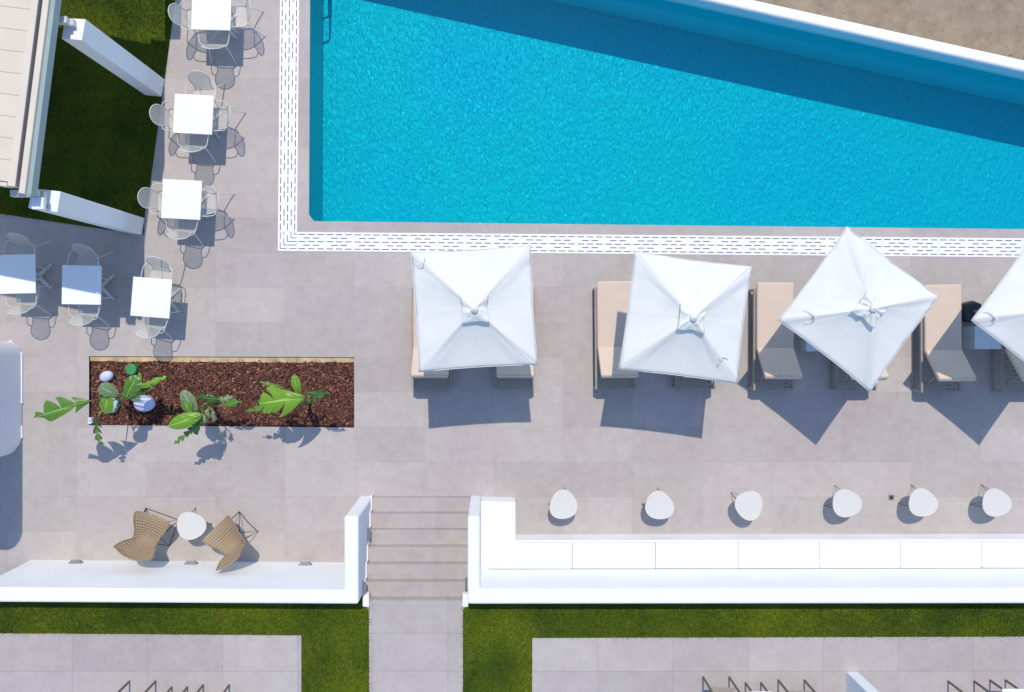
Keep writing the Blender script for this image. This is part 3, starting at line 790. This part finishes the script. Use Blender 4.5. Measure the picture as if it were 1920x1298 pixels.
# ---------------------------------------------------------------- cafe tables and chairs
def make_table():
    t = empty('cafe_table')
    mb = MB(); mb.box(-.35, .35, -.35, .35, .722, .742); mb.build('tabletop', M['white'], t, bevel=.004)
    mb = MB(); mb.tube([(0, 0, .03), (0, 0, .72)], .032, 14); mb.build('pedestal', M['chairwhite'], t)
    for k in range(4):
        Mx = Matrix.Rotation(k * math.pi / 2 + math.pi / 4, 4, 'Z'); mb = MB()
        vs = [Mx @ Vector(p) for p in ((.02, -.035, .0), (.33, -.02, 0), (.33, .02, 0), (.02, .035, 0), (.02, -.035, .05), (.33, -.016, .018), (.33, .016, .018), (.02, .035, .05))]
        mb.add(vs, [(3, 2, 1, 0), (4, 5, 6, 7), (0, 1, 5, 4), (1, 2, 6, 5), (2, 3, 7, 6), (3, 0, 4, 7)])
        mb.build('foot', M['chairwhite'], t)
    mb = MB(); mb.box(-.14, .14, -.14, .14, .70, .721); mb.build('top_plate', M['slotgrey'], t)
    return t
def make_chair():
    t = empty('cafe_chair')
    # seat plate, slightly dished
    def outline_seat():
        pts = [(-.155, -.18), (-.195, -.08), (-.21, .06), (-.205, .17), (-.15, .205), (0, .21), (.15, .205), (.205, .17), (.21, .06), (.195, -.08), (.155, -.18)]
        return [Vector((x, y, .45 + .012 * (abs(x) / .2) ** 2 - .008 * (1 if y > .15 else 0))) for x, y in pts]
    so = smooth_path(outline_seat(), 4, False)
    def back_pt(x, h):      # h: metres up the back
        return Vector((x, -.18 - .40 * h - .10 * max(0, h - .12) * 1.0 + .10 * x * x * 4, .455 + h))
    bo = [(-.155, 0), (-.150, .07), (-.165, .15), (-.183, .23), (-.165, .31), (-.10, .37), (0, .395), (.10, .37), (.165, .31), (.183, .23), (.165, .15), (.150, .07), (.155, 0)]
    bp_ = smooth_path([back_pt(x, h) for x, h in bo], 4, False)
    def plate(path, name, mat):
        mb = MB(); n = len(path); c = sum(path, Vector()) / n
        rows = 5; vs = []
        for r_ in range(rows):
            f = 1 - r_ / rows
            for p in path: vs.append(c + (p - c) * f + Vector((0, 0, -.006 * (1 - f * f))))
        vs.append(c + Vector((0, 0, -.006)))
        fs = []
        for r_ in range(rows - 1):
            for i in range(n):
                j = (i + 1) % n; fs.append((r_ * n + i, r_ * n + j, (r_ + 1) * n + j, (r_ + 1) * n + i))
        for i in range(n): fs.append(((rows - 1) * n + i, (rows - 1) * n + (i + 1) % n, rows * n))
        mb.add(vs, fs, 0, True); return mb.build(name, mat, t)
    plate(so, 'seat', M['mesh']); plate(bp_, 'backrest', M['mesh'])
    mb = MB(); mb.tube(so, .008, 7, closed=True); mb.build('seat_rim', M['chairwhite'], t)
    mb = MB(); mb.tube(bp_, .0085, 7); mb.build('back_rim', M['chairwhite'], t)
    for s in (-1, 1):
        a = back_pt(.17 * s, .17)
        mb = MB(); mb.tube([a, (s * .25, -.20, .635), (s * .272, -.05, .645), (s * .262, .09, .64), (s * .245, .15, .60), (s * .235, .165, .5)], .0085, 7, curve=5); mb.build('armrest', M['chairwhite'], t)
        mb = MB(); mb.tube([(s * .235, .165, .5), (s * .25, .215, .0)], .010, 7); mb.build('leg', M['chairwhite'], t)
        mb = MB(); mb.tube([back_pt(.155 * s, .0) + Vector((0, 0, .0)), (s * .20, -.26, .25), (s * .235, -.37, .0)], .010, 7, curve=4); mb.build('leg', M['chairwhite'], t)
    return t
tabs = [(422, 49, 1.5, 'NWSE'), (390, 234, 3, ''), (369, 386, 3, ''), (315, 561, 4.5, ''), (190.6, 538.4, 1, ''), (73.6, 519, -1.2, '')]
tl = ['white square cafe table cut off by the top edge', 'white square cafe table with four chairs, second from the top', 'white square cafe table third from the top, below the four chair table',
      'white cafe table in full sun nearest the bark bed', 'cafe table half shaded, standing fully in view, second from left edge', 'half shaded cafe table cut off by the left edge']
# chairs: (side, distance, sideways shift, extra turn)
ch = {0: [('W', .36, -.05, 4), ('S', .36, .03, -3), ('E', .37, .02, 5)],
      1: [('N', .38, .08, 6), ('W', .37, -.02, 3), ('S', .34, -.02, -3), ('E', .33, .02, 0)],
      2: [('W', .37, .0, 0), ('S', .36, .0, -9), ('E', .34, .0, 3)],
      3: [('N', .36, .02, -4), ('S', .36, .01, -12)],
      4: [('N', .36, -.04, -8), ('S', .36, .01, -8)],
      5: [('N', .36, .00, -8), ('S', .36, .04, -6)]}
tdesc = ['table cut by the top edge', 'table second from the top', 'third table from the top', 'sunlit table nearest the bark bed', 'half shaded table nearest the middle', 'half shaded table at the left edge']
side = {'N': ('upper', Vector((0, 1, 0)), math.pi), 'S': ('lower', Vector((0, -1, 0)), 0), 'W': ('left', Vector((-1, 0, 0)), -math.pi / 2), 'E': ('right', Vector((1, 0, 0)), math.pi / 2)}
T0 = make_table(); C0 = make_chair(); usedT = usedC = False
for i, (px, py, rot, _) in enumerate(tabs):
    c = P(px, py, 0); a = -R(rot)
    if not usedT: t = T0; usedT = True; t.location = c; t.rotation_euler = (0, 0, a)
    else: t = dup(T0, c, a)
    tag(t, tl[i], 'table', 'white square cafe tables')
    for sd_, dist, sh, tw in ch[i]:
        nm, dr, rz = side[sd_]; q = Matrix.Rotation(a, 3, 'Z')
        perp = Vector((1, 0, 0)) if sd_ in 'NS' else Vector((0, 1, 0))
        loc = c + q @ (dr * dist + perp * sh); rr = rz + a + R(tw)
        if not usedC: k = C0; usedC = True; k.location = loc; k.rotation_euler = (0, 0, rr)
        else: k = dup(C0, loc, rr)
        tag(k, 'mesh armchair on the %s side of the %s' % (nm, tdesc[i]), 'chair', 'white metal mesh chairs at the cafe tables')

# ---------------------------------------------------------------- loungers
def make_lounger():
    t = empty('sun_lounger')
    w = .35
    # two sled sides: top rail, bottom rail, posts
    for s in (-1, 1):
        mb = MB(); x0, x1 = (s * w - .022, s * w + .022)
        mb.box(x0, x1, -1.13, .74, .29, .335); mb.build('side_rail', M['taupe'], t, bevel=.004)
        mb = MB(); mb.box(x0, x1, -1.13, .74, .0, .035); mb.build('ground_rail', M['taupe'], t, bevel=.004)
        for y in (-1.13, .69):
            mb = MB(); mb.box(x0, x1, y, y + .05, .036, .289); mb.build('leg', M['taupe'], t, bevel=.003)
    mb = MB()
    mb.box(-w + .024, w - .024, -1.125, -1.085, .29, .333); mb.box(-w + .024, w - .024, .70, .735, .29, .333)
    k = -1.06
    while k < .66: mb.box(-w + .024, w - .024, k, k + .045, .30, .325); k += .075
    mb.build('slats', M['taupe'], t)
    al = math.atan2(.45, .50)
    # back frame and its prop
    Mx = Matrix.Translation((0, -.41, .34)) @ Matrix.Rotation(-al, 4, 'X') @ Matrix.Rotation(math.pi, 4, 'Z')
    mb = MB(); mb.box(-.31, .31, 0, .66, .0, .028, Mx); mb.build('back_frame', M['taupe'], t)
    for s in (-1, 1):
        mb = MB(); mb.tube([(s * .27, -.80, .66), (s * .27, -.98, .32)], .012, 6); mb.build('prop', M['taupe'], t)
    mb = MB(); mb.box(-.335, .335, -.405, .85, .337, .425); mb.build('seat_cushion', M['beige'], t, bevel=.028, seg=4)
    mb = MB(); mb.box(-.335, .335, .008, .68, .030, .118, Mx); mb.build('back_cushion', M['beige'], t, bevel=.028, seg=4)
    mb = MB()
    mb.tube([(-.334, -.398, .40), (-.334, .82, .40), (-.31, .849, .40), (.31, .849, .40), (.334, .82, .40), (.334, -.398, .40)], .005, 5)
    mb.build('piping', M['beige'], t)
    return t
lx = [(-1.43, .0, 'beige lounger under the left side of the leftmost parasol'), (.10, .0, 'beige lounger under the right side of the leftmost parasol'),
      (1.945, .0, 'beige lounger left of the second parasol, its foot end in sun'), (3.44, .0, 'lounger almost hidden under the second parasol, only its head end showing'),
      (4.87, -.02, 'beige lounger between the second and third parasols'), (6.40, -.03, 'lounger under the third parasol with one raised back corner showing'),
      (7.95, -.06, 'beige lounger between the third parasol and the black pot'), (9.45, -.06, 'lounger at the right edge under the cropped parasol')]
L0 = make_lounger()
for i, (x, dy, lab) in enumerate(lx):
    loc = (x + .345, dy, 0)
    if i == 0: o = L0; o.location = loc
    else: o = dup(L0, loc, R(random.Random(i).uniform(-.5, .5)))
    tag(o, lab, 'sun lounger', 'beige sun loungers in pairs under the parasols')

# ---------------------------------------------------------------- parasols
def make_parasol(apex_px, corners_px, seed, strap):
    ze, za = 2.15, 2.60
    ap = P(apex_px[0], apex_px[1], za)
    cs = [P(x, y, ze) for x, y in corners_px]                # in order round the square
    org = Vector((ap.x, ap.y, 0)); r = empty('parasol', org)
    rnd = random.Random(seed)
    mb = MB(); nu, nv = 22, 28; A0 = ap - org
    for k in range(4):
        a, b = cs[k] - org, cs[(k + 1) % 4] - org
        vs = []; fs = []
        mid_in = (A0 + Vector((0, 0, 0)))
        ph = rnd.uniform(0, 6)
        for i in range(nu + 1):
            u = i / nu
            for j in range(nv + 1):
                v = j / nv; e = a.lerp(b, v); s = 4 * v * (1 - v)
                # hem bows inwards between the rib tips, a seam nick in its middle
                inw = .022 * s * u ** 6
                p = A0.lerp(e, u); p = p + (Vector((A0.x, A0.y, p.z)) - p) * inw
                ridge = min(v, 1 - v) * 2
                p.z -= .055 * s * math.sin(math.pi * min(1, u * .98)) ** .8 * 1.0
                p.z += .03 * (1 - u) * u * 2 * 0 
                # creases fanning out beside the ribs
                cr = math.exp(-((ridge - .14) / .10) ** 2) * math.sin(u * 2.5 + ph) * .028 * u
                cr += math.exp(-((ridge - .27) / .07) ** 2) * .017 * u * math.sin(7 * u + ph * 2)
                cr += .004 * u * math.sin(v * 22 + ph + 3 * u) * s
                p.z += cr + (.012 * math.exp(-(ridge / .05) ** 2) * u)
                p.z += .005 * math.exp(-((v - .5) / .022) ** 2) - .02 * math.exp(-((v - .5) / .03) ** 2) * u ** 14
                if i == nu: p.z -= .012
                vs.append(p)
        w_ = nv + 1
        for i in range(nu):
            for j in range(nv): fs.append((i * w_ + j, (i + 1) * w_ + j, (i + 1) * w_ + j + 1, i * w_ + j + 1))
        mb.add(vs, fs, 0, True)
    o = mb.build('canopy', M['canvas'], r, solid=.003)
    # hem cord
    mb = MB(); pts = []
    for k in range(4):
        a, b = cs[k] - org, cs[(k + 1) % 4] - org
        for j in range(24):
            v = j / 24; e = a.lerp(b, v); s = 4 * v * (1 - v); p = e + (Vector((A0.x, A0.y, e.z)) - e) * (.022 * s); p.z -= .014; pts.append(p)
    mb.tube(pts, .006, 6, closed=True); mb.build('hem', M['canvas'], o)
    # ruffled vent cap, pinched between four pointed lobes
    mb = MB(); ng, na = 12, 112; vs = []; fs = []
    a0 = math.atan2((cs[0] - org).y, (cs[0] - org).x) + math.pi / 4
    rs = random.Random(seed * 5 + 2); kk = [(rs.choice((3, 5, 7, 9, 11)), rs.uniform(0, 6.28), rs.uniform(-2.5, 2.5)) for _ in range(5)]
    for i in range(ng + 1):
        u = i / ng
        for j in range(na):
            th = 2 * math.pi * j / na
            q = max(abs(math.cos(th)), abs(math.sin(th))); mid = (q - .7071) / .2929           # 1 half way along a side, 0 at a corner
            rad = .04 + (.218 / q * (1 - .13 * mid ** 1.5) - .04) * u * (1 + .04 * math.sin(5 * th + seed))
            z = .05 - .45 * rad * q * .92 - .030 * mid ** 2 * u ** 1.5 + .012 * (1 - mid) * math.sin(3 * u)
            z += sum(.0062 * math.sin(k_ * th + p_ + t_ * u * 2) for k_, p_, t_ in kk) * (.3 + u)
            z += .012 * math.exp(-((u - .55) / .16) ** 2) * math.sin(4 * th + seed)
            vs.append((math.cos(th + a0) * rad, math.sin(th + a0) * rad, za + z))
    for i in range(ng):
        for j in range(na):
            l = (j + 1) % na; fs.append((i * na + j, (i + 1) * na + j, (i + 1) * na + l, i * na + l))
    mb.add(vs, fs, 0, True); mb.build('vent_cap', M['canvas'], r, solid=.004)
    mb = MB(); mb.lathe([(.055, za + .03), (.058, za + .07), (.045, za + .09), (.022, za + .095), (.016, za + .115), (.006, za + .12)], 20); mb.build('finial', M['canvas'], r)
    mb = MB(); mb.tube([(0, 0, .02), (0, 0, za + .03)], .022, 14); mb.build('pole', M['chairwhite'], r)
    for c_ in cs:
        e = c_ - org; mb = MB(); mb.tube([(0, 0, za - .04), (e.x * .985, e.y * .985, e.z - .03)], .011, 6); rb = mb.build('rib', M['chairwhite'], r)
        mb = MB(); mb.tube([(e.x * .04, e.y * .04, za - .62), (e.x * .52, e.y * .52, (za + e.z) / 2 - .05)], .008, 6); mb.build('strut', M['chairwhite'], rb)
    # octagonal foot
    mb = MB(); prof = [(.19, 0), (.205, .20), (.205, .27), (.17, .30), (.05, .31)]
    mb.lathe(prof, 8, sm=False); mb.build('base', M['pot'], r, bevel=.006)
    # tie strap hanging over one rib
    ci, f = strap; e = cs[ci] - org; s = A0.lerp(e, f) + Vector((0, 0, .03)); t_ = (e - A0).normalized(); sdv = t_.cross(Vector((0, 0, 1))).normalized()
    mb = MB()
    for q in (-1, 1):
        path = [s, s + sdv * .04 * q + t_ * .02 * q + Vector((0, 0, .012)), s + sdv * .09 * q + t_ * .05 + Vector((0, 0, -.03)), s + sdv * .10 * q + t_ * .12 + Vector((0, 0, -.075))]
        pp = smooth_path([Vector(x) for x in path], 5)
        vs = [x + d_ for x in pp for d_ in (t_ * .011, -t_ * .011)]
        mb.add(vs, [(2 * i, 2 * i + 1, 2 * i + 3, 2 * i + 2) for i in range(len(pp) - 1)], 0, True)
    mb.tube([s - t_ * .02, s + t_ * .02 + Vector((0, 0, .01))], .014, 8)
    mb.build('tie_strap', M['canvas'], r, solid=.003)
    return r
us = [((890, 580), [(770, 473), (995, 460), (1008, 684), (785, 698)], 1, (0, .80), 'leftmost white square parasol beside the bark bed side'),
      ((1299, 596), [(1190, 471), (1410, 500), (1382, 720), (1160, 693)], 2, (2, .62), 'second white parasol from the left, turned slightly clockwise'),
      ((1635, 579), [(1589, 425), (1762, 556), (1632, 735), (1460, 601)], 3, (3, .62), 'third white parasol, set diagonally as a diamond and fully visible'),
      ((1995, 579), [(1949, 426), (2120, 556), (1989, 735), (1822, 601)], 4, (3, .75), 'diagonal white parasol cropped by the right edge')]
us[0] = us[0][:4] + ('leftmost white parasol, a nearly square-on canopy over two loungers',)
for ap, cs, sdn, stp, lab in us:
    tag(make_parasol(ap, cs, sdn, stp), lab, 'parasol', 'white square parasols between the loungers')

# box side tables between each pair
def make_box():
    t = empty('side_box')
    mb = MB(); mb.box(-.24, .24, -.205, .205, .0, .358); mb.build('cabinet', M['boxtop'], t, bevel=.004)
    mb = MB(); mb.box(-.245, .245, -.21, .21, .36, .38); mb.build('top_panel', M['boxtop'], t, bevel=.003)
    mb = MB(); mb.box(-.243, -.2405, -.003, .003, .03, .34); mb.build('seam', M['slotgrey'], t)
    return t
bl = [(-.25, 'grey box table hidden beneath the leftmost parasol'), (3.15, 'grey box table hidden beneath the second parasol'), (6.045, 'grey box table whose corner shows at the lower left of the diamond parasol'), (9.135, 'grey box table beside the black pot near the right edge')]
B0 = make_box()
for i, (x, lab) in enumerate(bl):
    loc = (x, -.18, 0)
    if i == 0: o = B0; o.location = (x + .17, -.18, 0)
    else: o = dup(B0, (x if i > 1 else x + .0, -.22 if i == 2 else -.18, 0), 0)
    tag(o, lab, 'side table', 'pale grey box tables between loungers')

# ---------------------------------------------------------------- pebble topped tables
def pebble(r0, n=56, ph=0.0):
    pts = []
    for k in range(n):
        a = 2 * math.pi * k / n; r = r0 * (1 + .055 * math.cos(3 * a) + .035 * math.cos(2 * a + .6) + .03 * math.cos(a + .5))
        pts.append((r * math.cos(a), r * math.sin(a)))
    return pts
def make_pebble():
    t = empty('pebble_table')
    mb = MB(); mb.prism(pebble(.262), .425, .447); mb.build('tabletop', M['stone'], t, bevel=.006, seg=2)
    for k in range(3):
        a = R(100 + 120 * k); d = Vector((math.cos(a), math.sin(a), 0)); q = Vector((-d.y, d.x, 0))
        mb = MB(); f = d * .245 + Vector((0, 0, .008))
        mb.tube([d * .10 + q * .09 + Vector((0, 0, .424)), f, d * .10 - q * .09 + Vector((0, 0, .424))], .0085, 6)
        mb.build('leg', M['bronze'], t)
    return t
pt = [(1056, 948, 95, 'first pebble shaped table from the steps'), (1236, 948, -25, 'second pebble shaped table from the steps'), (1405, 947, -75, 'third pebble shaped table from the steps'),
      (1587, 944, -5, 'fourth pebble shaped table, left of the floor socket'), (1730, 943, -15, 'fifth pebble shaped table, just right of the floor socket'), (1868, 943, -10, 'sixth pebble shaped table, nearest the right edge'),
      (357, 986, 5, 'pebble shaped table between the two wicker chairs')]
G0 = make_pebble()
for i, (px, py, rz, lab) in enumerate(pt):
    c = P(px, py, .447); c.z = 0
    if i == 0: o = G0; o.location = c; o.rotation_euler = (0, 0, R(rz))
    else: o = dup(G0, c, R(rz))
    tag(o, lab, 'side table', 'pale pebble shaped tables on thin bronze legs')
c = P(1671, 933); fs_ = empty('floor_socket', (c.x, c.y, 0))
mb = MB(); mb.box(-.05, .05, -.05, .05, -.02, .006); mb.build('frame', M['slotgrey'], fs_, bevel=.002)
mb = MB(); mb.lathe([(.03, .0065), (.03, .010)], 20); mb.build('cap', M['pot'], fs_)
tag(fs_, 'small square metal floor socket set in the paving', 'floor socket')

# ---------------------------------------------------------------- wicker chairs
def make_wicker():
    t = empty('wicker_chair')
    # shell: v runs front edge -> back top, u across
    prof = [(.33, .385, .60), (.30, .41, .655), (.18, .40, .62), (.02, .365, .50), (-.10, .36, .445), (-.18, .40, .44), (-.25, .52, .52), (-.31, .68, .64), (-.348, .79, .70), (-.355, .85, .675), (-.355, .875, .57)]
    vsn = smooth_path([Vector(p) for p in prof], 5); n = len(vsn); m_ = 26
    mb = MB(); vs = []; uv = []; rim = []
    for i, p in enumerate(vsn):
        for j in range(m_ + 1):
            u = j / m_ * 2 - 1; x = u * p.z * .5
            y = p.x; z = p.y + .10 * abs(u) ** 2.2 * (1 if i < n * .5 else .4)
            y += (.10 * abs(u) ** 2.2 if i > n * .45 else 0) * min(1, (i - n * .45) / (n * .2)) if i > n * .45 else 0
            vs.append((x, y, z)); uv.append((u * 1.6, i / n * 3.2))
    w_ = m_ + 1; fs = [(i * w_ + j, i * w_ + j + 1, (i + 1) * w_ + j + 1, (i + 1) * w_ + j) for i in range(n - 1) for j in range(m_)]
    mb.add(vs, fs, 0, True); o = mb.build('shell', M['wicker'], t, solid=.012)
    ul = o.data.uv_layers.new(name='UVMap')
    for lp in o.data.loops: ul.data[lp.index].uv = uv[lp.vertex_index]
    idx = [j for j in range(m_ + 1)] + [i * w_ + m_ for i in range(1, n)] + [(n - 1) * w_ + j for j in range(m_ - 1, -1, -1)] + [i * w_ for i in range(n - 2, 0, -1)]
    mb = MB(); mb.tube([vs[k] for k in idx], .013, 8, closed=True); o2 = mb.build('rim', M['wicker'], t)
    ul = o2.data.uv_layers.new(name='UVMap')
    for lp in o2.data.loops:
        v = o2.data.vertices[lp.vertex_index].co; ul.data[lp.index].uv = (v.x * 6, v.y * 6 + v.z * 4)
    for s in (-1, 1):
        mb = MB(); mb.tube([(s * .12, .24, .37), (s * .33, .27, .01), (s * .21, -.02, .36)], .008, 6); mb.build('leg', M['black'], t)
        mb = MB(); mb.tube([(s * .20, -.02, .36), (s * .33, -.25, .01), (s * .12, -.16, .37)], .008, 6); mb.build('leg', M['black'], t)
        mb = MB(); mb.tube([(s * .33, .27, .012), (s * .345, .0, .10), (s * .33, -.25, .012)], .007, 6); mb.build('stretcher', M['black'], t)
    mb = MB(); mb.tube([(-.33, .27, .012), (.33, .27, .012)], .006, 6); mb.tube([(-.20, -.02, .355), (.20, -.02, .355)], .006, 6); mb.build('cross_bar', M['black'], t)
    return t
W0 = make_wicker(); W0.location = (-6.27, -3.76, 0); W0.rotation_euler = (0, 0, R(-20))
tag(W0, 'wicker lounge chair left of the pebble table, facing the pool', 'chair', 'wicker lounge chairs on black wire legs')
W1 = dup(W0, (-4.79, -3.88, 0), R(43))
tag(W1, 'wicker lounge chair right of the pebble table, turned to the left', 'chair', 'wicker lounge chairs on black wire legs')

# ---------------------------------------------------------------- furniture on the upper terrace, at the lower edge
def make_arm(w=.455):
    t = empty('garden_armchair'); h = .62
    for s in (-1, 1):
        x = s * w / 2
        mb = MB(); mb.box(x - .014, x + .014, -.028, .0, 0, h); mb.build('leg', M['bronze'], t)
        mb = MB(); mb.box(x - .014, x + .014, -.62, -.59, 0, h); mb.build('leg', M['bronze'], t)
        mb = MB(); mb.box(x - .03, x + .03, -.62, .0, h + .001, h + .022); mb.build('armrest', M['bronze'], t)
    mb = MB(); mb.box(-w / 2 + .015, w / 2 - .015, -.58, -.03, .37, .41); mb.build('seat', M['taupe'], t, bevel=.01)
    mb = MB(); mb.box(-w / 2 + .015, w / 2 - .015, -.66, -.625, .40, .85); mb.build('backrest', M['taupe'], t, bevel=.01)
    return t
def make_low():
    t = empty('low_table')
    for s in (-1, 1):
        mb = MB(); mb.box(s * .135 - .014, s * .135 + .014, -.028, 0, 0, .40); mb.build('leg', M['bronze'], t)
        mb = MB(); mb.box(s * .135 - .014, s * .135 + .014, -.34, -.312, 0, .40); mb.build('leg', M['bronze'], t)
    mb = MB(); mb.box(-.19, .19, -.36, .02, .401, .425); mb.build('tabletop', M['white'], t, bevel=.003)
    return t
zt = UP + .022; A1 = make_arm(); LT = make_low(); ua = ul_ = False
for x0, x1, y, kind, lab in ((243, 292, 1276, 0, 'bronze armchair legs at lower left, left of a low table'), (381, 430, 1283, 0, 'bronze armchair legs at lower left, right of a low table'), (322, 352, 1287, 1, 'low table between two armchairs at the lower left edge'),
        (1318, 1367, 1268, 0, 'bronze armchair with visible seat edge, left of lower right group'), (1397, 1427, 1279, 1, 'low table between the two armchairs left of the white divider'), (1459, 1508, 1274, 0, 'bronze armchair nearest the left side of the white divider'),
        (1777, 1827, 1276, 0, 'bronze armchair right of the white divider, left of the corner table'), (1856, 1885, 1274, 1, 'low white topped table in the lower right corner')):
    c = P((x0 + x1) / 2, y, zt)
    if kind == 0:
        o = A1 if not ua else dup(A1, c, 0); ua = True
    else:
        o = LT if not ul_ else dup(LT, c, 0); ul_ = True
    o.location = c
    tag(o, lab, 'armchair' if kind == 0 else 'side table', 'bronze armchairs along the lower edge' if kind == 0 else 'low tables along the lower edge')
c0 = P(1587, 1260, zt); c1 = P(1609, 1260, zt)
mb = MB(); mb.box(c0.x, c1.x, -9, c0.y, UP - .05, UP + 1.5); o = mb.build('divider_wall', M['plaster'], bevel=.012); tag(o, 'narrow white divider wall between the terrace seating at the lower right edge', 'wall')
